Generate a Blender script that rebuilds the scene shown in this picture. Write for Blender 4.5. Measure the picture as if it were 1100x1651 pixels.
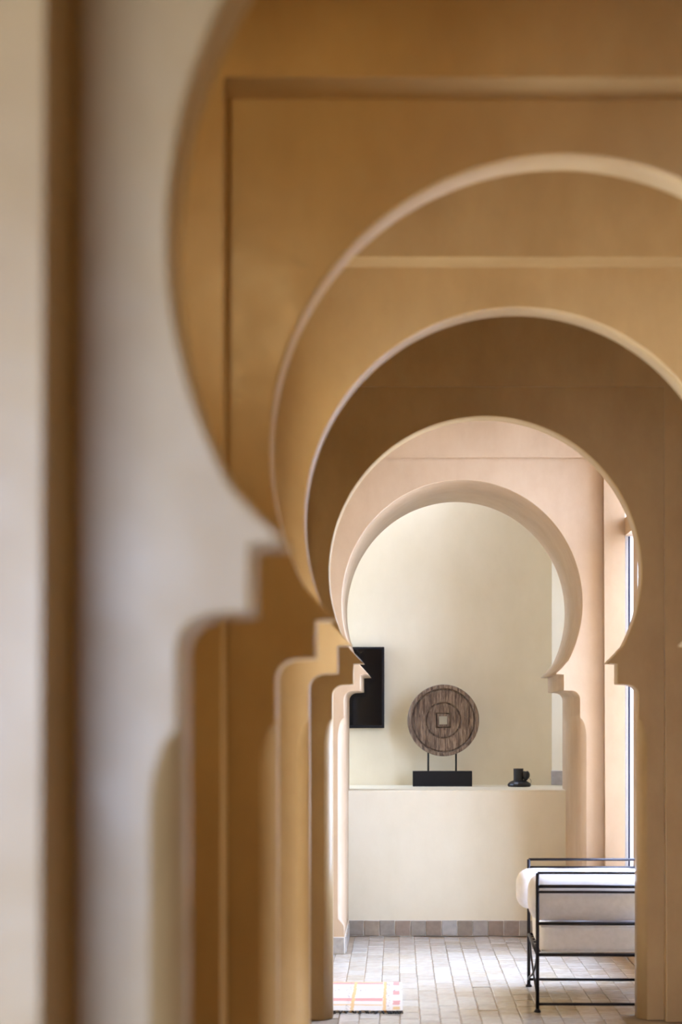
import bpy, bmesh, math, random
from mathutils import Vector, Matrix, noise as mnoise

random.seed(7)
sc = bpy.context.scene
for o in list(bpy.data.objects):
    bpy.data.objects.remove(o, do_unlink=True)
COL = sc.collection
PI = math.pi

# ------------------------------------------------------------------ camera
EYE = 1.5            # eye height (m)
FPX = 2961.0         # focal length in pixels of the 1100 x 1651 frame
PX = 1.0 / 329.0     # metres per pixel on the plane 9 m away
cam_d = bpy.data.cameras.new('camera')
cam = bpy.data.objects.new('camera', cam_d)
COL.objects.link(cam)
cam.location = (0, 0, EYE)
cam.rotation_euler = (PI / 2, 0, 0)
cam_d.sensor_fit = 'VERTICAL'
cam_d.sensor_height = 36.0
cam_d.lens = FPX / 1651.0 * 36.0
cam_d.shift_x = (550.0 - 640.0) / 1651.0
cam_d.shift_y = (1151.0 - 825.5) / 1651.0
cam_d.clip_start = 0.05
cam_d.clip_end = 300
cam_d.dof.use_dof = True
cam_d.dof.focus_distance = 11.5
cam_d.dof.aperture_fstop = 2.0
sc.camera = cam

# ------------------------------------------------------------------ sky and exposure
SKY = 23.0
w = bpy.data.worlds.new('sky')
sc.world = w
w.use_nodes = True
bg = w.node_tree.nodes['Background']
bg.inputs[0].default_value = (0.66, 0.83, 1.20, 1)
bg.inputs[1].default_value = SKY
sc.view_settings.view_transform = 'Standard'
sc.view_settings.look = 'None'
sc.view_settings.gamma = 1.0
sc.view_settings.use_curve_mapping = False
sc.view_settings.exposure = 0.0
sc.cycles.use_denoising = True
sc.cycles.max_bounces = 14
sc.cycles.diffuse_bounces = 10
sc.cycles.glossy_bounces = 4
sc.cycles.transparent_max_bounces = 12
sc.cycles.caustics_reflective = False
sc.cycles.caustics_refractive = False


def portal(name, loc, rot, sx, sz):
    """daylight entering through an opening of the building (guides the sky light)"""
    l = bpy.data.lights.new(name, 'AREA')
    l.shape = 'RECTANGLE'
    l.size, l.size_y = sx, sz
    l.cycles.is_portal = True
    o = bpy.data.objects.new(name, l)
    o.location = loc
    o.rotation_euler = rot
    COL.objects.link(o)


# ------------------------------------------------------------------ helpers
def setp(o, label=None, cat=None, group=None, kind=None):
    if label: o['label'] = label
    if cat: o['category'] = cat
    if group: o['group'] = group
    if kind: o['kind'] = kind
    return o


def link(name, me, mat=None, parent=None):
    o = bpy.data.objects.new(name, me)
    COL.objects.link(o)
    if mat is not None:
        me.materials.append(mat)
    if parent is not None:
        o.parent = parent
    return o


def obj(name, bm, mat=None, parent=None, smooth=False, recalc=True):
    if recalc:
        bmesh.ops.recalc_face_normals(bm, faces=bm.faces)
    me = bpy.data.meshes.new(name)
    bm.to_mesh(me)
    bm.free()
    if smooth:
        for p in me.polygons:
            p.use_smooth = True
    return link(name, me, mat, parent)


def empty(name, loc=(0, 0, 0), rz=0.0):
    o = bpy.data.objects.new(name, None)
    o.empty_display_size = 0.1
    o.location = loc
    o.rotation_euler = (0, 0, rz)
    COL.objects.link(o)
    return o


def add_box(bm, x0, x1, y0, y1, z0, z1, bev=0.0, seg=2):
    b2 = bmesh.new()
    bmesh.ops.create_cube(b2, size=1.0)
    for v in b2.verts:
        v.co = Vector((x0 + (v.co.x + .5) * (x1 - x0), y0 + (v.co.y + .5) * (y1 - y0), z0 + (v.co.z + .5) * (z1 - z0)))
    if bev > 0:
        bmesh.ops.bevel(b2, geom=list(b2.edges), offset=bev, segments=seg, affect='EDGES', profile=0.5)
    me = bpy.data.meshes.new('tmp')
    b2.to_mesh(me)
    b2.free()
    bm.from_mesh(me)
    bpy.data.meshes.remove(me)
    return bm


def box(name, x0, x1, y0, y1, z0, z1, mat, parent=None, bev=0.0, seg=2):
    return obj(name, add_box(bmesh.new(), x0, x1, y0, y1, z0, z1, bev, seg), mat, parent)


def add_tube(bm, pts, r, n=10, caps=True):
    pts = [Vector(p) for p in pts]
    rings = []
    up = Vector((0.123, 0.31, 0.94)).normalized()
    for i, p in enumerate(pts):
        if i == 0: t = pts[1] - pts[0]
        elif i == len(pts) - 1: t = pts[-1] - pts[-2]
        else: t = pts[i + 1] - pts[i - 1]
        t.normalize()
        a = t.cross(up).normalized()
        b = t.cross(a).normalized()
        rr = r[i] if isinstance(r, (list, tuple)) else r
        rings.append([bm.verts.new(p + (a * math.cos(2 * PI * k / n) + b * math.sin(2 * PI * k / n)) * rr) for k in range(n)])
    for A, B in zip(rings, rings[1:]):
        for k in range(n):
            bm.faces.new((A[k], A[(k + 1) % n], B[(k + 1) % n], B[k]))
    if caps:
        bm.faces.new(rings[0])
        bm.faces.new(rings[-1])
    return bm


def tube(name, pts, r, mat, parent=None, n=10):
    return obj(name, add_tube(bmesh.new(), pts, r, n), mat, parent, smooth=True)


def add_lathe(bm, prof, n=32, axis='Z', cen=(0, 0, 0), fr=None):
    """prof: list of (radius, height); first and last radius may be 0"""
    c = Vector(cen)

    def P(r, h, a):
        if fr: r = fr(r, h, a)
        x, y = r * math.cos(a), r * math.sin(a)
        return c + (Vector((x, y, h)) if axis == 'Z' else Vector((h, x, y)))
    rows = []
    for r, h in prof:
        if r < 1e-6: rows.append([bm.verts.new(P(0, h, 0))])
        else: rows.append([bm.verts.new(P(r, h, 2 * PI * k / n)) for k in range(n)])
    for A, B in zip(rows, rows[1:]):
        if len(A) == 1 and len(B) == 1: continue
        for k in range(n):
            k2 = (k + 1) % n
            if len(A) == 1: bm.faces.new((A[0], B[k], B[k2]))
            elif len(B) == 1: bm.faces.new((A[k], A[k2], B[0]))
            else: bm.faces.new((A[k], A[k2], B[k2], B[k]))
    return bm


# ------------------------------------------------------------------ materials
def new_mat(name):
    m = bpy.data.materials.new(name)
    m.use_nodes = True
    nt = m.node_tree
    return m, nt, nt.nodes['Principled BSDF']


def nd(nt, kind, **kw):
    n = nt.nodes.new(kind)
    for k, v in kw.items():
        setattr(n, k, v)
    return n


def plaster(name, c1, c2, rough=0.42, spec=0.35, scale=1.6):
    m, nt, b = new_mat(name)
    L = nt.links.new
    tc = nd(nt, 'ShaderNodeTexCoord')
    n1 = nd(nt, 'ShaderNodeTexNoise'); n1.inputs['Scale'].default_value = scale
    n1.inputs['Detail'].default_value = 7; n1.inputs['Roughness'].default_value = .62
    mp = nd(nt, 'ShaderNodeMapping'); mp.inputs['Scale'].default_value = (1, 1, .55)
    L(tc.outputs['Object'], mp.inputs[0]); L(mp.outputs[0], n1.inputs[0])
    r = nd(nt, 'ShaderNodeValToRGB')
    r.color_ramp.elements[0].position = .32; r.color_ramp.elements[0].color = (*c1, 1)
    r.color_ramp.elements[1].position = .70; r.color_ramp.elements[1].color = (*c2, 1)
    L(n1.outputs['Fac'], r.inputs[0]); L(r.outputs[0], b.inputs['Base Color'])
    n2 = nd(nt, 'ShaderNodeTexNoise'); n2.inputs['Scale'].default_value = 9
    n2.inputs['Detail'].default_value = 5
    L(tc.outputs['Object'], n2.inputs[0])
    mr = nd(nt, 'ShaderNodeMapRange'); mr.inputs['To Min'].default_value = rough - .08; mr.inputs['To Max'].default_value = rough + .1
    L(n2.outputs['Fac'], mr.inputs['Value']); L(mr.outputs[0], b.inputs['Roughness'])
    bp = nd(nt, 'ShaderNodeBump'); bp.inputs['Strength'].default_value = .10; bp.inputs['Distance'].default_value = .02
    L(n2.outputs['Fac'], bp.inputs['Height']); L(bp.outputs[0], b.inputs['Normal'])
    b.inputs['Specular IOR Level'].default_value = spec
    return m


def simple(name, c, rough=0.5, metal=0.0, spec=0.5):
    m, nt, b = new_mat(name)
    n = nd(nt, 'ShaderNodeTexNoise'); n.inputs['Scale'].default_value = 40
    mx = nd(nt, 'ShaderNodeMixRGB'); mx.inputs[1].default_value = (*[v * .9 for v in c], 1); mx.inputs[2].default_value = (*[min(1, v * 1.08) for v in c], 1)
    tc = nd(nt, 'ShaderNodeTexCoord'); nt.links.new(tc.outputs['Object'], n.inputs[0])
    nt.links.new(n.outputs['Fac'], mx.inputs[0]); nt.links.new(mx.outputs[0], b.inputs['Base Color'])
    b.inputs['Roughness'].default_value = rough
    b.inputs['Metallic'].default_value = metal
    b.inputs['Specular IOR Level'].default_value = spec
    return m


def tile_mat(name, stops, rough, bump=.12):
    m, nt, b = new_mat(name)
    L = nt.links.new
    oi = nd(nt, 'ShaderNodeObjectInfo')
    r = nd(nt, 'ShaderNodeValToRGB')
    el = r.color_ramp.elements
    el[0].position, el[0].color = stops[0][0], (*stops[0][1], 1)
    el[1].position, el[1].color = stops[-1][0], (*stops[-1][1], 1)
    for p, c in stops[1:-1]:
        e = el.new(p); e.color = (*c, 1)
    L(oi.outputs['Random'], r.inputs[0])
    tc = nd(nt, 'ShaderNodeTexCoord')
    ad = nd(nt, 'ShaderNodeVectorMath', operation='ADD')
    cmb = nd(nt, 'ShaderNodeCombineXYZ')
    ml = nd(nt, 'ShaderNodeMath', operation='MULTIPLY'); ml.inputs[1].default_value = 57
    L(oi.outputs['Random'], ml.inputs[0]); L(ml.outputs[0], cmb.inputs[2])
    L(tc.outputs['Object'], ad.inputs[0]); L(cmb.outputs[0], ad.inputs[1])
    n = nd(nt, 'ShaderNodeTexNoise'); n.inputs['Scale'].default_value = 28; n.inputs['Detail'].default_value = 4
    L(ad.outputs[0], n.inputs[0])
    mx = nd(nt, 'ShaderNodeMixRGB', blend_type='OVERLAY'); mx.inputs[0].default_value = .35
    L(r.outputs[0], mx.inputs[1]); L(n.outputs['Fac'], mx.inputs[2]); L(mx.outputs[0], b.inputs['Base Color'])
    n3 = nd(nt, 'ShaderNodeTexNoise'); n3.inputs['Scale'].default_value = 14
    L(ad.outputs[0], n3.inputs[0])
    bp = nd(nt, 'ShaderNodeBump'); bp.inputs['Strength'].default_value = bump; bp.inputs['Distance'].default_value = .02
    L(n3.outputs['Fac'], bp.inputs['Height']); L(bp.outputs[0], b.inputs['Normal'])
    b.inputs['Roughness'].default_value = rough
    return m


M_wall = plaster('tan_tadelakt', (.395, .253, .106), (.520, .361, .168), rough=.36, spec=.5, scale=2.2)
M_pink = plaster('pale_pink_tadelakt', (.43, .300, .188), (.54, .395, .262), rough=.40, spec=.5, scale=2.2)
M_cream = plaster('cream_tadelakt', (.70, .63, .46), (.80, .735, .57), rough=.5)
M_ceil = plaster('ceiling_plaster', (.40, .26, .115), (.48, .32, .15), rough=.6)
M_grout = plaster('cement_grout', (.36, .29, .21), (.46, .38, .29), rough=.8, scale=8)
M_ground = plaster('pale_courtyard_paving', (.50, .46, .40), (.60, .56, .50), rough=.8)
M_floor = tile_mat('glazed_floor_tile', [(0, (.55, .51, .45)), (.35, (.62, .58, .52)), (.7, (.66, .64, .60)), (1, (.58, .52, .42))], .13)
M_base = tile_mat('glazed_baseboard_tile', [(0, (.22, .155, .095)), (.25, (.33, .30, .26)), (.5, (.26, .17, .11)), (.75, (.40, .385, .36)), (1, (.29, .22, .15))], .3)
M_iron = simple('dark_wrought_iron', (.022, .018, .022), .45, .6)
M_linen = simple('white_linen', (.88, .87, .88), .9, 0, .2)
M_black = simple('black_lacquer', (.008, .007, .008), .5, 0, .22)
M_screen = simple('black_screen_glass', (.004, .004, .005), .08, 0, .3)
M_pot = simple('black_glazed_clay', (.016, .014, .014), .38)
M_navy = simple('navy_painted_steel', (.018, .022, .05), .4)


# ------------------------------------------------------------------ arch walls
XL, XR, CEIL = -187 * PX, 467 * PX, 3.7        # inner faces of side walls, ceiling height


def arch_profile(c, ks=1.0, R=252, chamfer=14, foot=None):
    """left half listed from floor to crown: (half width, z, chamfer width); mirrored afterwards; metres"""
    E = EYE
    zc = 228
    pts = []
    jw, cw, kw = 247, 213, 196
    b = 1.8                                  # soft plaster edge
    def ch(z):                               # chamfer width along the jamb, with curved stops
        z0, z1 = -52, -8
        if z <= z0: v = chamfer
        elif z >= z1: return b
        else:
            t = (z - z0) / (z1 - z0)
            v = b + (chamfer - b) * math.sqrt(max(0, 1 - t * t)) ** 1.15
        if foot is not None:
            f0, f1 = foot
            if z < f0: v = b
            elif z < f1:
                v = b + (v - b) * ((z - f0) / (f1 - f0))
        return max(v, b)
    zs = [-E / PX]
    if foot: zs += [foot[0], foot[1]]
    zs += [-250, -120, -52]
    zs += [-52 + 44 * k / 12 for k in range(1, 13)] + [0, 15, 28]
    for z in zs: pts.append((jw, z, ch(z)))
    for k in range(1, 9):                    # rounded shoulder
        a = PI / 2 * k / 8
        pts.append((jw - 18 + 18 * math.cos(a), 30 + 17 * math.sin(a), b))
    pts += [(cw + 6, 47.4, b), (cw, 48, b), (cw, 64, b), (cw, 80.5, b), (kw + 5, 81, b), (kw, 81, b)]
    a0 = math.asin(118 / 252)
    pts.append((209, 95, b))
    for k in range(0, 65):
        a = -a0 + (PI / 2 + a0) * k / 64
        pts.append((R * math.cos(a) + (252 - R) * 0, zc + 252 * math.sin(a), b))
    L = [(-hw * ks, z, wv) for hw, z, wv in pts[:-1]] + [(0, pts[-1][1], b)]
    Rr = [(hw * ks, z, wv) for hw, z, wv in reversed(pts[:-1])]
    return [((c + x) * PX, E + z * PX, wv * PX) for x, z, wv in L + Rr]


def arch_wall(name, y, thick, c=143, ks=1.0, rec=.18, half=288, ptop=527, x0=XL, x1=XR, mat=M_wall, label='', foot=None, chamfer=14, x1f=None):
    prof = arch_profile(c, ks, chamfer=chamfer, foot=foot)
    n = len(prof)
    bm = bmesh.new()

    def nrm(i):                               # outward (into the masonry) normal of the opening outline
        a = Vector((prof[max(i - 1, 0)][0], prof[max(i - 1, 0)][1]))
        b2 = Vector((prof[min(i + 1, n - 1)][0], prof[min(i + 1, n - 1)][1]))
        t = (b2 - a).normalized()
        return Vector((-t.y, t.x))
    A, A2, B, Cc, D = [], [], [], [], []
    for i, (x, z, wv) in enumerate(prof):
        nn = nrm(i)
        if i in (0, n - 1): nn = Vector((-1, 0)) if i == 0 else Vector((1, 0))
        A.append(bm.verts.new((x + nn.x * wv, y, z + nn.y * wv)))
        k = .5 if wv > .01 else .293
        A2.append(bm.verts.new((x + nn.x * wv * k, y + wv * k, z + nn.y * wv * k)))
        B.append(bm.verts.new((x, y + wv, z)))
        Cc.append(bm.verts.new((x, y + thick - .006, z)))
        D.append(bm.verts.new((x + nn.x * .006, y + thick, z + nn.y * .006)))
    for lp in (A, D):                         # keep the face strips free of overlaps
        m = n // 2
        for i in range(1, m + 1): lp[i].co.z = max(lp[i].co.z, lp[i - 1].co.z + 1e-5)
        for i in range(n - 2, m, -1): lp[i].co.z = max(lp[i].co.z, lp[i + 1].co.z + 1e-5)
        lp[m].co.z = max(lp[m].co.z, lp[m - 1].co.z, lp[m + 1].co.z)
    for P, Q in ((A, A2), (A2, B), (B, Cc), (Cc, D)):
        for i in range(n - 1):
            f = bm.faces.new((P[i], P[i + 1], Q[i + 1], Q[i]))
            f.smooth = True
    H = CEIL

    mid = n // 2

    def face(loop, yy):
        lf = [bm.verts.new((x0, yy, 0 if i == 0 else loop[i].co.z)) for i in range(mid + 1)]
        rg = [bm.verts.new((x1, yy, 0 if i == n - 1 else loop[i].co.z)) for i in range(mid, n)]
        for i in range(mid):
            bm.faces.new((loop[i], loop[i + 1], lf[i + 1], lf[i]))
        for i in range(mid, n - 1):
            bm.faces.new((loop[i], loop[i + 1], rg[i + 1 - mid], rg[i - mid]))
        tl, tr = bm.verts.new((x0, yy, H)), bm.verts.new((x1, yy, H))
        bm.faces.new((lf[mid], loop[mid], rg[0], tr, tl))
        return [rg[-1], tr, tl, lf[0]]
    c1 = face(A, y)
    c2 = face(D, y + thick)
    for i in range(3):
        bm.faces.new((c1[i], c1[i + 1], c2[i + 1], c2[i]))
    # feet
    bm.faces.new((A[0], A2[0], B[0], Cc[0], D[0], c2[3], c1[3]))
    bm.faces.new((A[-1], c1[0], c2[0], D[-1], Cc[-1], B[-1], A2[-1]))
    o = obj(name, bm, mat)
    setp(o, label, 'wall', kind='structure')
    # proud frame round the sunk panel
    if rec > 0:
        b3 = bmesh.new()
        pl, pr, pt = (c - half) * PX, (c + half) * PX, EYE + ptop * PX
        xe = x1 if x1f is None else x1f
        out = [(x0, 0), (x0, H), (xe, H), (xe, 0), (pr, 0), (pr, pt), (pl, pt), (pl, 0)]
        F = [b3.verts.new((x, y - rec, z)) for x, z in out]
        G = [b3.verts.new((x, y + .001, z)) for x, z in out]
        b3.faces.new(F); b3.faces.new(list(reversed(G)))
        for i in range(8):
            b3.faces.new((F[i], F[(i + 1) % 8], G[(i + 1) % 8], G[i]))
        b3.edges.ensure_lookup_table()
        ed = [e for e in b3.edges if any(v in F[4:] for v in e.verts) and all(v in F[4:] for v in e.verts)]
        bmesh.ops.bevel(b3, geom=ed, offset=.008, segments=3, affect='EDGES', profile=.5)
        bmesh.ops.triangulate(b3, faces=[f for f in b3.faces if len(f.verts) > 4])
        fo = obj('frame_surround', b3, mat, o)
    return o


Y0, Y1, Y2, Y3, Y4 = 2.66, 4.787, 6.593, 9.0, 11.46
T = .15
PASS = 1.2                                     # depth of the last, thick arch
arch_wall('wall_arch_1', Y0, T, rec=.23, half=298, label='blurred nearest plaster horseshoe arch along the left edge')
arch_wall('wall_arch_2', Y1, T, rec=.19, label='tan plaster arch wall with a sunk square panel, second from the camera')
arch_wall('wall_arch_3', Y2, T, rec=.19, label='golden plaster horseshoe arch, third from the camera')
arch_wall('wall_arch_4', Y3, T, rec=.06, label='dark brown plaster horseshoe arch in front of the iron daybed')
arch_wall('wall_arch_5', Y4, PASS, c=134, ks=.978, rec=.04, label='pinkish deep horseshoe arch in front of the cream back wall', foot=(-435, -420), half=292, x1f=XR, mat=M_pink)

# ------------------------------------------------------------------ shell
YB, YE = -4.4, 13.3                            # behind the camera, back wall of the alcove
SH = .985                                      # top of the low wall / ledge
YH = 12.40                                     # front of the low wall
ALX0, ALX1 = -1.6, 1.36                        # alcove


def wall_with_holes(name, x0, x1, ya, yb, holes, z1, mat, label, z0=0.0):
    """side wall along y; holes = [(y0, y1, z0, z1)] not overlapping in y"""
    bm = bmesh.new()
    y = ya
    for (h0, h1, a, b) in sorted(holes):
        if h0 > y: add_box(bm, x0, x1, y, h0, z0, z1)
        if a > z0: add_box(bm, x0, x1, h0, h1, z0, a)
        if b < z1: add_box(bm, x0, x1, h0, h1, b, z1)
        y = h1
    if yb > y: add_box(bm, x0, x1, y, yb, z0, z1)
    o = obj(name, bm, mat)
    return setp(o, label, 'wall', kind='structure')


TH = .30
# left wall: two garden openings, in the camera's bay and in the bay of the third arch
LO = [(Y1 + .18, Y2 - .21, 0.0, 2.65)]
HALL, HALLL = 4.0, -4.4                        # the hall the camera stands in is wider than the corridor
HO = (-4.3, -0.65, 0.0, 2.8)                     # its wide garden door behind the camera
wall_with_holes('wall_left', XL - TH, XL, Y0 - .23, Y4 + PASS, LO, CEIL, M_wall, 'tan plaster left wall of the corridor')
# right wall: solid up to the fourth arch, then the glazed bay beside the daybed
W2a, W2b, W1a, W1b = Y3 + T + .12, 10.84, 11.02, Y4
wall_with_holes('wall_right', XR, XR + TH, Y0 - .23, Y3 + T, [], CEIL, M_wall, 'tan plaster right wall of the corridor')
WT, SILL = .28, .50
b = bmesh.new()
add_box(b, XR, XR + WT, Y3 + T, W2a, 0, CEIL)
add_box(b, XR, XR + WT + .22, W2b, W1a, 0, CEIL)  # pier lengthened outside, unseen, to shade the arch frame from sky light
add_box(b, XR, XR + WT, W1b, W1b + .30, 0, CEIL)
for (p, q) in ((W2a, W2b), (W1a, W1b)):
    add_box(b, XR, XR + WT, p, q, 0, SILL)
    add_box(b, XR, XR + .10, p, q, 2.61, 2.72)
    add_box(b, XR, XR + WT, p, q, 3.35, CEIL)
setp(obj('wall_window_side', b, M_pink), 'pinkish plaster piers and lintels around the tall windows behind the daybed', 'wall', kind='structure')

setp(box('wall_hall_front_left', HALLL, XL - TH, Y0 - .23, Y0 + .07, 0, CEIL, M_wall), 'tan plaster wall left of the nearest arch', 'wall', kind='structure')
wall_with_holes('wall_hall_left', HALLL - TH, HALLL, YB, Y0 + .07, [], CEIL, M_wall, 'tan plaster garden side wall of the hall')
setp(box('ceiling_hall_left', HALLL - TH, XL - TH, YB, Y0 + .07, CEIL, CEIL + .2, M_ceil), 'tan plaster ceiling of the hall, garden side', 'ceiling', kind='structure')
setp(box('wall_hall_side', HALL, HALL + TH, YB, Y0 + .07, 0, CEIL, M_wall), 'tan plaster far side wall of the hall', 'wall', kind='structure')
setp(box('wall_hall_front', XR + TH, HALL, Y0 - .23, Y0 + .07, 0, CEIL, M_wall), 'tan plaster wall right of the nearest arch', 'wall', kind='structure')
setp(box('ceiling_hall', XR + TH, HALL + TH, YB, Y0 + .07, CEIL, CEIL + .2, M_ceil), 'tan plaster ceiling of the hall', 'ceiling', kind='structure')
setp(box('ceiling', XL - TH, XR + TH, YB, Y4 + PASS, CEIL, CEIL + .2, M_ceil), 'tan plaster ceiling of the corridor', 'ceiling', kind='structure')
b = bmesh.new()
add_box(b, HALLL - TH, HO[0], YB - .2, YB, 0, CEIL)
add_box(b, HO[1], HALL + TH, YB - .2, YB, 0, CEIL)
add_box(b, HO[0], HO[1], YB - .2, YB, HO[3], CEIL)
setp(obj('wall_behind', b, M_wall), 'tan plaster end wall of the corridor', 'wall', kind='structure')
setp(box('ground', -40, 40, -40, 60, -.40, -.25, M_ground), 'pale courtyard paving outside the windows', 'ground', kind='structure')

# alcove behind the last arch
SKX0, SKX1 = -.50, .22                           # skylight over the ledge
YA = Y4 + PASS
b = bmesh.new()
add_box(b, ALX0 - .2, 1.123, YE, YE + .2, 0, CEIL)
o = obj('wall_back', b, M_cream)
setp(o, 'cream plaster back wall behind the round wooden sculpture', 'wall', kind='structure')
b = bmesh.new()                                # splayed right corner of the alcove
out = [(1.123, YE), (1.36, YE - .237), (1.36, YA), (1.56, YA), (1.56, YE + .2), (1.123, YE + .2)]
lo = [b.verts.new((x, y, 0)) for x, y in out]
hi = [b.verts.new((x, y, CEIL)) for x, y in out]
b.faces.new(lo); b.faces.new(list(reversed(hi)))
for i in range(6): b.faces.new((lo[i], lo[(i + 1) % 6], hi[(i + 1) % 6], hi[i]))
setp(obj('wall_corner', b, M_cream), 'lit cream splayed corner strip right of the back wall', 'wall', kind='structure')
setp(box('wall_low', ALX0, 1.36, YH, YE, 0, SH, M_cream, bev=.012, seg=3), 'low cream plaster wall with the ledge under the sculpture', 'wall', kind='structure')
# left end of the alcove with its window
wall_with_holes('wall_alcove', ALX0 - .2, ALX0, YA, YE, [(YA + .04, YE - .04, SH + .45, 2.75)], CEIL, M_cream, 'cream plaster left end of the alcove')
box_front = box('wall_alcove_front', ALX0 - .2, XL - TH, YA - .2, YA, 0, CEIL, M_cream)
setp(box_front, 'cream plaster wall of the alcove left of the deep arch', 'wall', kind='structure')
b = bmesh.new()
add_box(b, ALX0 - .2, SKX0, YA, YE + .2, CEIL, CEIL + .2)
add_box(b, SKX1, 1.56, YA, YE + .2, CEIL, CEIL + .2)
add_box(b, SKX0, SKX1, YE - .04, YE + .2, CEIL, CEIL + .2)
setp(obj('ceiling_alcove', b, M_cream), 'cream plaster ceiling of the alcove', 'ceiling', kind='structure')

portal('daylight_hall', ((HO[0] + HO[1]) / 2, YB - .02, HO[3] / 2), (PI / 2, 0, 0), HO[1] - HO[0], HO[3])
portal('daylight_left', (XL - .02, (LO[0][0] + LO[0][1]) / 2, LO[0][3] / 2), (0, -PI / 2, 0), LO[0][3], LO[0][1] - LO[0][0])
portal('daylight_right', (XR + WT + .01, (W2a + W1b) / 2, 1.95), (0, PI / 2, 0), 2.95, W1b - W2a)
portal('daylight_alcove', (ALX0 - .02, (YA + YE) / 2, 2.14), (0, -PI / 2, 0), 2.1, YE - YA)

portal('daylight_skylight', ((SKX0 + SKX1) / 2, (YA + YE - .04) / 2, CEIL + .05), (0, 0, 0), SKX1 - SKX0, YE - .04 - YA)

# ------------------------------------------------------------------ windows
M_glass = bpy.data.materials.new('window_glass')
M_glass.use_nodes = True
nt = M_glass.node_tree
for n in list(nt.nodes): nt.nodes.remove(n)
out = nd(nt, 'ShaderNodeOutputMaterial'); mx = nd(nt, 'ShaderNodeMixShader')
tr = nd(nt, 'ShaderNodeBsdfTransparent'); gl = nd(nt, 'ShaderNodeBsdfGlossy'); gl.inputs['Roughness'].default_value = .02
mx.inputs[0].default_value = .06
nt.links.new(tr.outputs[0], mx.inputs[1]); nt.links.new(gl.outputs[0], mx.inputs[2]); nt.links.new(mx.outputs[0], out.inputs[0])


M_white = simple('white_painted_plaster', (.86, .86, .86), .6)


def window(name, ya, yb, mulls, label):
    e = empty(name, (XR + .035, (ya + yb) / 2, 0))
    cy = (ya + yb) / 2
    setp(e, label, 'window', kind='structure')
    for (z0, z1) in ((SILL, 2.61), (2.72, 3.35)):
        for p, q in zip([ya] + mulls, mulls + [yb]):
            box('pane', .004, .008, p - cy + .003, q - cy - .003, z0 + .003, z1 - .003, M_glass, e)
    for m in mulls:
        box('mullion', -.0125, -.0015, m - cy - .014, m - cy + .010, SILL + .02, 2.605, M_navy, e, bev=.003)
    box('reveal', -.034, WT - .04, yb - cy - .006, yb - cy - .001, SILL + .02, 2.609, M_white, e)
    box('upper_reveal', -.034, WT - .04, yb - cy - .006, yb - cy - .001, 2.721, 3.349, M_white, e)
    box('sill', -.025, .028, ya - cy + .002, yb - cy - .002, SILL, SILL + .02, M_navy, e)
    return e


window('window_1', W1a, W1b, [W1b - .022], 'narrow bright window with a dark mullion beside the pinkish arch')
window('window_2', W2a, W2b, [(W2a + W2b) / 2], 'wide bright window along the back of the iron daybed')

# ------------------------------------------------------------------ floor with its tiles
b = bmesh.new()
add_box(b, XL - TH, XR + TH, YB, Y4 + PASS, -.25, -.004)
add_box(b, XR + TH, HALL, YB, Y0 - .23, -.25, -.004)
add_box(b, HALLL, XL - TH, YB, Y0 - .23, -.25, -.004)
fl = obj('floor', b, M_grout)
setp(fl, 'pale glazed tile floor in front of the low cream wall', 'floor', kind='structure')


def tile_mesh(name, sx, sy, sz, rnd, warp=.0012):
    """small hand-cut tile lying in xy, top at z = 0"""
    g = .0035
    bm = bmesh.new()
    def q(): return rnd.uniform(-.0022, .0022)
    lo = []
    hi = []
    top = []
    for (x, y) in ((-1, -1), (1, -1), (1, 1), (-1, 1)):
        px, py = x * (sx / 2 - .0016) + q() * .6, y * (sy / 2 - .0016) + q() * .6
        lo.append(bm.verts.new((px, py, -sz)))
        hi.append(bm.verts.new((px, py, -.0016)))
        top.append(bm.verts.new((px - x * g, py - y * g, rnd.uniform(-warp, warp) * .6)))
    bm.faces.new(top)
    for a, b2 in ((lo, hi), (hi, top)):
        for i in range(4):
            bm.faces.new((a[i], a[(i + 1) % 4], b2[(i + 1) % 4], b2[i]))
    bmesh.ops.recalc_face_normals(bm, faces=bm.faces)
    me = bpy.data.meshes.new(name)
    bm.to_mesh(me); bm.free()
    return me


rt = random.Random(3)
TX, TY = .1, .2
ftiles = [tile_mesh('floor_tile', TX, TY, .008, rt) for _ in range(10)]
for me in ftiles: me.materials.append(M_floor)
cells = []
nx = int((XR - XL) / TX) + 1
for ix in range(nx):
    off = rt.uniform(-.04, .04) + (.1 if ix % 2 else 0)
    for iy in range(-1, 20):
        x = XR - .055 - ix * TX
        y = Y3 - .15 + iy * TY + off
        if x < XL + .02 or y > YH - .06: continue
        inside = (y < Y4 - .02 and y > Y3 + T)
        inpass = y >= Y4 - .12 and -.30 < x < 1.12
        inarch = y <= Y3 + T + .1 and -.28 < x < 1.15
        if not (inside or inpass or inarch): continue
        px = 640 + x / y * FPX
        vis = 535 < px < 1032
        rugged = (-.55 < x < -.03 and 9.34 < y < 10.1)
        cells.append((x, y, vis and not rugged))
for ix in range(nx):
    for iy in range(0, 44):
        x, y = XR - .055 - ix * TX, Y1 + .2 + iy * TY + (.1 if ix % 2 else 0)
        if x < XL + .02 or y > Y3 - .5: continue
        cells.append((x, y, False))
vis = [c for c in cells if c[2]]
vis.sort(key=lambda c: c[1])
keep, rest = vis[:300], vis[300:] + [c for c in cells if not c[2]]
for (x, y, _) in keep:
    o = link('tile', rt.choice(ftiles), None, fl)
    o.location = (x, y, rt.uniform(-.001, .0012))
    o.rotation_euler = (rt.gauss(0, .006), rt.gauss(0, .006), rt.choice((0, PI)) + rt.gauss(0, .006))
bm = bmesh.new()
for (x, y, _) in rest:
    k0 = len(bm.verts)
    bm.from_mesh(rt.choice(ftiles))
    bm.verts.ensure_lookup_table()
    for v in bm.verts[k0:]: v.co += Vector((x, y, rt.uniform(-.0003, .0003)))
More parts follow.
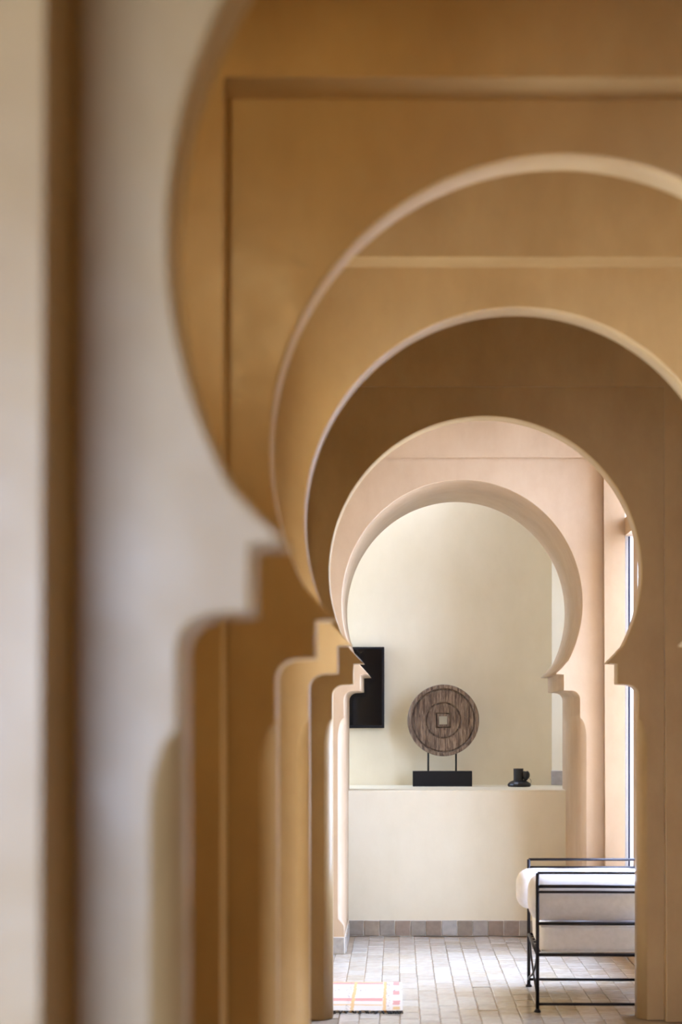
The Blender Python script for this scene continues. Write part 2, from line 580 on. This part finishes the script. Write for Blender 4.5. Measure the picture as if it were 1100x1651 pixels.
if rest:
    setp(obj('tile_field', bm, M_floor, fl, recalc=False), kind='stuff')
print('floor tiles', len(keep), len(rest))

# ------------------------------------------------------------------ baseboards of square tiles
rb = random.Random(11)
btiles = [tile_mesh('baseboard_tile', .1, .105, .010, rb, .0018) for _ in range(6)]
for me in btiles: me.materials.append(M_base)


def baseboard(name, p0, p1, normal, label, z=0.0, n=None):
    """row of square tiles from p0 to p1 (xy), standing upright, facing normal"""
    p0, p1 = Vector((*p0, 0)), Vector((*p1, 0))
    d = p1 - p0
    ln = d.length
    d.normalize()
    nv = Vector((*normal, 0)).normalized()
    bm = bmesh.new()
    k = max(1, round(ln / .102)) if n is None else n
    a, b2 = p0 - nv * .0, p1
    vs = [a, b2, b2 + nv * .004, a + nv * .004]
    lo = [bm.verts.new((v.x, v.y, z)) for v in vs]
    hi = [bm.verts.new((v.x, v.y, z + .108)) for v in vs]
    bm.faces.new(lo); bm.faces.new(list(reversed(hi)))
    for i in range(4): bm.faces.new((lo[i], lo[(i + 1) % 4], hi[(i + 1) % 4], hi[i]))
    o = setp(obj(name, bm, M_light_grout), label, 'baseboard', kind='structure')
    rot = Matrix((d, Vector((0, 0, 1)), nv)).transposed()
    if rot.determinant() < 0: rot = Matrix((-d, Vector((0, 0, 1)), nv)).transposed()
    for i in range(k):
        t = link('tile', rb.choice(btiles), None, o)
        c = p0 + d * ln * (i + .5) / k + nv * .011
        sx = ln / k / .1 * .985
        t.matrix_local = Matrix.Translation((c.x, c.y, z + .054 + rb.uniform(-.001, .001))) @ rot.to_4x4() @ Matrix.Rotation(rb.gauss(0, .012), 4, 'Z') @ Matrix.Diagonal((sx, .985, 1, 1))
    return o


M_light_grout = simple('white_grout', (.72, .67, .58), .8)
jl = (134 - 247 * .978) * PX
jr = (134 + 247 * .978) * PX
baseboard('baseboard_back', (jl, YH), (jr, YH), (0, -1), 'row of grey and brown square tiles at the foot of the low cream wall')
baseboard('baseboard_left', (jl - .26, Y4), (jl, Y4), (0, -1), 'few grey tiles at the foot of the white left arch pier', n=3)
baseboard('baseboard_right', (jr, Y4), (XR, Y4), (0, -1), 'grey tiles at the foot of the pinkish right pier under the daybed', n=3)
baseboard('baseboard_passage_left', (jl, Y4 + .012), (jl, YH), (1, 0), 'tiles along the left side inside the deep arch')
baseboard('baseboard_passage_right', (jr, Y4 + .012), (jr, YH), (-1, 0), 'tiles along the right side inside the deep arch')
baseboard('baseboard_ledge', (1.123, YE), (1.24, YE - .117), (-1, -1), 'single grey tile at the corner on the ledge', z=SH, n=1)

# ------------------------------------------------------------------ round wooden sculpture
SX, SY = .330, 13.08
scu = setp(empty('disc_sculpture', (SX, SY, SH)), 'round carved wooden disc with a square hole on a black block stand', 'sculpture')
M_wood, nt, bs = new_mat('weathered_carved_wood')
tc = nd(nt, 'ShaderNodeTexCoord'); mp = nd(nt, 'ShaderNodeMapping'); mp.inputs['Scale'].default_value = (60, 60, 7)
nz = nd(nt, 'ShaderNodeTexNoise'); nz.inputs['Scale'].default_value = 1.6; nz.inputs['Detail'].default_value = 6; nz.inputs['Distortion'].default_value = .8
L = nt.links.new
L(tc.outputs['Object'], mp.inputs[0]); L(mp.outputs[0], nz.inputs[0])
cr = nd(nt, 'ShaderNodeValToRGB')
cr.color_ramp.elements[0].position = .36; cr.color_ramp.elements[0].color = (.085, .055, .036, 1)
cr.color_ramp.elements[1].position = .68; cr.color_ramp.elements[1].color = (.36, .27, .19, 1)
e = cr.color_ramp.elements.new(.5); e.color = (.20, .14, .095, 1)
L(nz.outputs['Fac'], cr.inputs[0]); L(cr.outputs[0], bs.inputs['Base Color'])
bp = nd(nt, 'ShaderNodeBump'); bp.inputs['Strength'].default_value = .6; bp.inputs['Distance'].default_value = .006
L(nz.outputs['Fac'], bp.inputs['Height']); L(bp.outputs[0], bs.inputs['Normal'])
bs.inputs['Roughness'].default_value = .75

RD, HZ = .2545, .469
bm = bmesh.new()
NA = 128
hole = .029


def ring_pt(fr, a):
    """fr 0 = square hole edge, 1 = rim; blends from square to circle"""
    ca, sa = math.cos(a), math.sin(a)
    sq = hole / max(abs(ca), abs(sa))
    r = sq + (RD - sq) * fr
    return r * ca, r * sa, r


def depth(x, z, r):
    m = max(abs(x), abs(z))
    def st(v, e, wd=.0025):
        t = min(1, max(0, (v - e) / wd + .5)); return t * t * (3 - 2 * t)
    d = .020 * st(r, .228) + .016 * st(r, .130)            # rim and middle ring stand proud
    d -= .012 * (1 - st(m, .052))                          # sunk square round the hole
    for rg in (.2215, .1235):                              # carved grooves at the foot of each step
        d -= .008 * max(0, 1 - abs(r - rg) / .0055)
    d -= .008 * max(0, 1 - abs(m - .050) / .005)
    g = mnoise.noise(Vector((x * 95, z * 9 + 3, .5))) * .005 + mnoise.noise(Vector((x * 45, z * 6, 7))) * .003
    return d + g * (1 if r < RD - .004 else 0)


fr_list = [0, .02]
k = .05
while k < .985:
    fr_list.append(k); k += .0095
fr_list += [.985, 1.0]
rows = []
for fr in fr_list:
    row = []
    for i in range(NA):
        a = 2 * PI * (i + .5) / NA
        x, z, r = ring_pt(fr, a)
        d = depth(x, z, r) - (.005 if fr >= 1 else 0)
        row.append(bm.verts.new((x, -.022 - d, HZ + z)))
    rows.append(row)
for fr in (1.0, 0.0):
    row = []
    for i in range(NA):
        a = 2 * PI * (i + .5) / NA
        x, z, r = ring_pt(fr, a)
        row.append(bm.verts.new((x, .024, HZ + z)))
    rows.append(row)
rows.append(rows[0])
for A, B in zip(rows, rows[1:]):
    for i in range(NA):
        bm.faces.new((A[i], A[(i + 1) % NA], B[(i + 1) % NA], B[i]))
dsc = obj('disc', bm, M_wood, scu)
dsc['label'] = 'weathered carved wooden disc with a square hole'
for x in (-.106, .092):
    tube('rod', [(x, 0, .10), (x, 0, HZ - math.sqrt(RD ** 2 - x ** 2) + .02)], .0065, M_black, scu)
box('stand_block', -.217, .205, -.05, .05, 0, .108, M_black, scu, bev=.002)

# ------------------------------------------------------------------ wall screen
tv = setp(empty('television', (-.09 - .5, YE - .001, 1.69)), 'black flat wall-mounted screen partly hidden by the left arch', 'television')
box('casing', -.50, .50, -.055, -.012, -.293, .293, M_black, tv, bev=.004)
box('screen', -.482, .482, -.0565, -.050, -.272, .278, M_screen, tv, bev=.001)
box('wall_bracket', -.2, .2, -.013, 0, -.15, .15, M_black, tv)

# ------------------------------------------------------------------ black gourd vase
VX, VY = .867, 13.0
vs = setp(empty('gourd_vase', (VX, VY, SH)), 'small squat black ribbed vase with a straight neck on the ledge', 'vase')
bm = bmesh.new()
prof = [(0, 0), (.076, 0), (.082, .006)]
for k in range(1, 11):
    a = PI / 2 * k / 10
    prof.append((.084 * math.cos(a) if k < 10 else .02, .008 + .042 * math.sin(a)))
prof.append((0, .0505))
add_lathe(bm, prof, 48, fr=lambda r, h, a: r * (1 - .045 * abs(math.cos(8 * a)) ** 6))
obj('body', bm, M_pot, vs, smooth=True)
bm = bmesh.new()
add_lathe(bm, [(0, .03), (.036, .03), (.034, .055), (.035, .124), (.0365, .128), (.034, .128), (.031, .12), (.030, .06), (0, .06)], 32)
o = obj('neck', bm, M_pot, vs, smooth=True); o.location.x = -.006
bm = bmesh.new()
bmesh.ops.create_uvsphere(bm, u_segments=20, v_segments=14, radius=.03)
for v in bm.verts:
    v.co = Vector((v.co.x * 1.0, v.co.y * .7, v.co.z * 1.12 + (.006 if abs(v.co.x) > .012 else 0)))
    v.co += Vector((.045, -.012, .076))
obj('hanging_ornament', bm, M_pot, vs, smooth=True)
tube('cord', [(.055 + .028 * math.sin(t), -.015, .062 - .030 * (1 - math.cos(t)) * .8) for t in [PI * k / 12 for k in range(13)]], .0013, M_pot, vs, n=6)

# ------------------------------------------------------------------ iron daybed
DB = empty('iron_daybed', (.708, 9.24, 0), math.radians(-1.2))
setp(DB, 'black wrought iron daybed frame with railed ends in front of the window', 'daybed')
DW, DL, DH = .60, .86, .70
R = .0095
for x in (0, DW):
    for y in (0, DL):
        lg = tube('leg', [(x, y, .004), (x, y, DH)], R, M_iron, DB)
        bm = bmesh.new(); add_lathe(bm, [(0, 0), (.017, 0), (.017, .006), (.010, .016), (0, .018)], 14, cen=(x, y, 0))
        obj('foot', bm, M_iron, lg, smooth=True)
for y in (0, DL):
    for z, r in ((DH, .0072), (.632 if y == 0 else .655, .0085), (.604, .0065), (.445, .0085), (.288, .0085), (.040, .0075)):
        tube('end_rail', [(0, y, z), (DW, y, z)], r, M_iron, DB)
for x in (0, DW):
    tube('seat_rail', [(x, 0, .288), (x, DL, .288)], .0085, M_iron, DB)
    # curved crossing braces between the legs of each long side
    for s in (0, 1):
        pts = []
        for k in range(17):
            t = k / 16
            yy = DL * (t if s == 0 else 1 - t)
            bow = .16 * math.sin(PI * t)
            pts.append((x + (.004 if s else -.004), yy, .27 - .25 * t - bow * .35 * (1 - t) + .02 * t))
        tube('curved_brace', pts, .0055, M_iron, DB, n=8)
for k in range(7):
    yy = DL * (k + .5) / 7
    box('slat', 0, DW, yy - .015, yy + .015, .282, .288, M_iron, DB)


def soft_box(name, x0, x1, y0, y1, z0, z1, mat, parent=None, e=6.0, bulge=.0, n=14, seed=0, amp=.004):
    """cushion: superellipsoid box with gentle folds"""
    bm = bmesh.new()
    bmesh.ops.create_cube(bm, size=2.0)
    bmesh.ops.subdivide_edges(bm, edges=list(bm.edges), cuts=n, use_grid_fill=True)
    for v in bm.verts:
        p = v.co
        m = (abs(p.x) ** e + abs(p.y) ** e + abs(p.z) ** e) ** (1 / e)
        s = 1.0 / m
        q = Vector((p.x * s, p.y * s, p.z * s))
        q.z *= 1 + bulge * (1 - min(1, p.x * p.x)) * (1 - min(1, p.y * p.y))
        w2 = Vector((x0 + (q.x + 1) / 2 * (x1 - x0), y0 + (q.y + 1) / 2 * (y1 - y0), z0 + (q.z + 1) / 2 * (z1 - z0)))
        nz = mnoise.noise(w2 * 9 + Vector((seed, 0, 0))) * amp
        v.co = w2 + q.normalized() * nz
    return obj(name, bm, mat, parent, smooth=True)


mt = setp(empty('seat_mattress', DB.location + Vector((0, 0, .29)), DB.rotation_euler.z), 'thick white box mattress on the iron daybed', 'mattress')
soft_box('cover', .012, DW - .012, .012, DL - .012, 0.0, .150, M_linen, mt, e=9)
for z in (.012, .138):
    ins = [(.022, .022), (DW - .022, .022), (DW - .022, DL - .022), (.022, DL - .022), (.022, .022)]
    pts = []
    for (a, b2), (c, d) in zip(ins, ins[1:]):
        for k in range(12): pts.append((a + (c - a) * k / 12, b2 + (d - b2) * k / 12, z))
    pts.append(pts[0])
    tube('piping', pts, .0045, M_linen, mt, n=6)


def bolster(y, label, seed, r=.128, dx=0.0):
    e = empty('bolster', DB.location + Matrix.Rotation(DB.rotation_euler.z, 3, 'Z') @ Vector((-.055 + dx, y, .290 + .154 + r)), DB.rotation_euler.z)
    setp(e, label, 'bolster', 'white bolsters at the daybed ends')
    Lb = DW + .05 - dx
    prof = [(0, .004), (.012, -.004), (.03, -.018), (.05, -.020), (r * .6, -.014), (r * .78, -.003), (r * .9, .014), (r * .98, .035), (r, .07)]
    prof += [(r, .07 + (Lb - .14) * k / 10) for k in range(1, 10)]
    prof += [(rr, Lb - h) for rr, h in reversed(prof[:9])]
    bm = bmesh.new()
    add_lathe(bm, prof, 40, axis='X', fr=lambda rr, h, a: rr * (1 + .018 * mnoise.noise(Vector((math.cos(a) * 1.8 + seed, math.sin(a) * 1.8, h * 7)))))
    obj('cover', bm, M_linen, e, smooth=True)
    bm = bmesh.new()
    add_lathe(bm, [(0, -.008), (.008, -.007), (.012, -.001), (.010, .006), (0, .007)], 16, axis='X')
    bt = obj('button', bm, M_button, e, smooth=True)
    bt['label'] = 'small covered button at the bolster end'


M_button = simple('grey_button_cloth', (.35, .31, .28), .8)
bolster(.150, 'nearest white bolster behind the near iron rails of the daybed', 1.0, r=.122, dx=.035)
bolster(DL - .150, 'farthest white bolster with its buttoned round end sticking out left of the daybed', 5.0, r=.110)

# ------------------------------------------------------------------ small woven rug
RX0, RX1, RY0, RY1 = -.62, .030, 9.215, 10.2
M_rug, nt, br = new_mat('white_pink_yellow_flat_weave')
L = nt.links.new
tc = nd(nt, 'ShaderNodeTexCoord'); sp = nd(nt, 'ShaderNodeSeparateXYZ'); L(tc.outputs['Object'], sp.inputs[0])
wob = nd(nt, 'ShaderNodeTexNoise'); wob.inputs['Scale'].default_value = 25
L(tc.outputs['Object'], wob.inputs[0])


def math_n(op, a, bv):
    n = nd(nt, 'ShaderNodeMath', operation=op)
    for i, v in enumerate((a, bv)):
        if v is None: continue
        if isinstance(v, (int, float)): n.inputs[i].default_value = v
        else: L(v, n.inputs[i])
    return n.outputs[0]


wv = math_n('MULTIPLY', math_n('SUBTRACT', wob.outputs['Fac'], .5), .02)
U = math_n('ADD', sp.outputs['X'], wv)
V = math_n('ADD', sp.outputs['Y'], wv)


def band(coord, lo, hi):
    return math_n('MULTIPLY', math_n('GREATER_THAN', coord, lo), math_n('LESS_THAN', coord, hi))


def inv(a): return math_n('SUBTRACT', 1.0, a)


def over(base, mask, colr):
    m2 = nd(nt, 'ShaderNodeMixRGB'); L(mask, m2.inputs[0])
    if isinstance(base, tuple): m2.inputs[1].default_value = (*base, 1)
    else: L(base, m2.inputs[1])
    m2.inputs[2].default_value = (*colr, 1)
    return m2.outputs[0]


pink, yel, dark, cream = (.72, .36, .33), (.78, .53, .25), (.22, .17, .16), (.80, .75, .69)
W = RX1 - RX0; D = RY1 - RY0
spk = nd(nt, 'ShaderNodeTexNoise'); spk.inputs['Scale'].default_value = 70; L(tc.outputs['Object'], spk.inputs[0])
speck = math_n('GREATER_THAN', spk.outputs['Fac'], .60)
col = over(cream, math_n('MULTIPLY', band(U, 0, .545), math_n('MAXIMUM', band(V, D - .09, D - .02), band(V, .30, .40))), pink)
col = over(col, math_n('MULTIPLY', band(U, 0, .545), math_n('MAXIMUM', band(V, .16, .19), band(V, D - .02, D))), yel)
col = over(col, math_n('MULTIPLY', speck, math_n('MAXIMUM', band(V, .66, .72), math_n('MAXIMUM', band(U, .565, .585), band(U, .36, .375)))), dark)
col = over(col, math_n('MAXIMUM', band(U, .385, .402), band(U, .548, .565)), yel)
chk = math_n('GREATER_THAN', math_n('MODULO', math_n('ADD', V, .02), .34), .20)
col = over(col, math_n('MULTIPLY', band(U, .60, .635), chk), pink)
col = over(col, math_n('MULTIPLY', band(U, .60, .635), band(V, .02, .12)), yel)
L(col, br.inputs['Base Color']); br.inputs['Roughness'].default_value = .95
wvb = nd(nt, 'ShaderNodeTexWave'); wvb.inputs['Scale'].default_value = 60; wvb.bands_direction = 'Y'; L(tc.outputs['Object'], wvb.inputs[0])
bp = nd(nt, 'ShaderNodeBump'); bp.inputs['Strength'].default_value = .4; bp.inputs['Distance'].default_value = .003
L(wvb.outputs['Fac'], bp.inputs['Height']); L(bp.outputs[0], br.inputs['Normal'])
rug = setp(empty('woven_rug', (RX0, RY0, 0)), 'small white, pink and yellow woven rug on the tile floor by the left pier', 'rug')
bm = bmesh.new()
NXr, NYr = 26, 36
tops, bots = [], []
for j in range(NYr + 1):
    rt_, rb_ = [], []
    for i in range(NXr + 1):
        x, y = W * i / NXr, D * j / NYr
        lift = .004 * max(0, mnoise.noise(Vector((x * 5, y * 2, 2)))) + (.006 * max(0, mnoise.noise(Vector((x * 14, 0, 5)))) if j < 2 else 0)
        rt_.append(bm.verts.new((x, y, .011 + lift)))
        rb_.append(bm.verts.new((x, y, .003)))
    tops.append(rt_); bots.append(rb_)
for j in range(NYr):
    for i in range(NXr):
        bm.faces.new((tops[j][i], tops[j][i + 1], tops[j + 1][i + 1], tops[j + 1][i]))
        bm.faces.new((bots[j][i], bots[j + 1][i], bots[j + 1][i + 1], bots[j][i + 1]))
for i in range(NXr):
    bm.faces.new((tops[0][i], bots[0][i], bots[0][i + 1], tops[0][i + 1]))
    bm.faces.new((tops[-1][i], tops[-1][i + 1], bots[-1][i + 1], bots[-1][i]))
for j in range(NYr):
    bm.faces.new((tops[j][0], tops[j + 1][0], bots[j + 1][0], bots[j][0]))
    bm.faces.new((tops[j][-1], bots[j][-1], bots[j + 1][-1], tops[j + 1][-1]))
obj('weave', bm, M_rug, rug, smooth=False)
bm = bmesh.new()
rf = random.Random(5)
for i in range(70):
    x = W * (i + .5) / 70
    if rf.random() < .25: continue
    dx = rf.uniform(-.012, .012)
    ln = rf.uniform(.018, .045)
    add_tube(bm, [(x, .004, .008), (x + dx * .5, -ln * .5, .009), (x + dx, -ln, .004)], .0035, 5)
setp(obj('fringe', bm, simple('charcoal_wool_fringe', (.05, .05, .055), .9), rug, smooth=True), 'dark wool fringe', kind='stuff')


# ------------------------------------------------------------------ unseen warm fill lamps added to brighten the dim bays
M_brass = simple('aged_brass', (.45, .30, .12), .35, .9)
M_bulb = bpy.data.materials.new('frosted_bulb')
M_bulb.use_nodes = True
pb = M_bulb.node_tree.nodes['Principled BSDF']
pb.inputs['Base Color'].default_value = (.9, .8, .6, 1)
pb.inputs['Emission Color'].default_value = (1, .66, .30, 1)
pb.inputs['Emission Strength'].default_value = 0.5


def add_fill_lamp(x, y, z, side, watt, label):
    """side = -1 on the left wall, +1 on the right wall"""
    e = setp(empty('fill_lamp', (x, y, z)), label, 'lamp', 'added brass fill lamps of the corridor')
    bm = bmesh.new()
    add_lathe(bm, [(0, 0), (.05, 0), (.05, .008), (.02, .02), (0, .022)], 24, axis='X')
    p = obj('wall_plate', bm, M_brass, e, smooth=True)
    if side > 0: p.scale.x = -1
    d = -side
    tube('arm', [(d * .015, 0, 0), (d * .06, 0, -.015), (d * .10, 0, 0), (d * .11, 0, .03)], .006, M_brass, e)
    bm = bmesh.new()
    add_lathe(bm, [(0, .03), (.018, .03), (.018, .05), (0, .05)], 16, cen=(d * .11, 0, 0))
    obj('socket', bm, M_brass, e, smooth=True)
    bm = bmesh.new()
    bmesh.ops.create_uvsphere(bm, u_segments=16, v_segments=12, radius=.022)
    for v in bm.verts: v.co += Vector((d * .11, 0, .070))
    obj('bulb', bm, M_bulb, e, smooth=True)
    bm = bmesh.new()
    add_lathe(bm, [(.085, .113), (.03, .135), (0, .140), (0, .146), (.032, .141), (.089, .114), (.085, .113)], 32, cen=(d * .11, 0, 0))
    obj('hood', bm, M_brass, e, smooth=True)
    tube('hood_stem', [(d * .11, .02, .05), (d * .11, .03, .09), (d * .11, .02, .132)], .003, M_brass, e, n=6)
    l = bpy.data.lights.new('fill_light', 'POINT')
    l.energy = watt; l.color = (1, .77, .40); l.shadow_soft_size = .024
    lo = bpy.data.objects.new('fill_light', l)
    lo.parent = e; lo.location = (d * .11, 0, .080)
    COL.objects.link(lo)


add_fill_lamp(XL, 2.99, 2.80, -1, 88, 'small unseen brass fill lamp added behind the left pier of the nearest arch')
add_fill_lamp(XR, 5.35, 2.95, 1, 12, 'small unseen brass fill lamp added on the right wall before the golden arch')
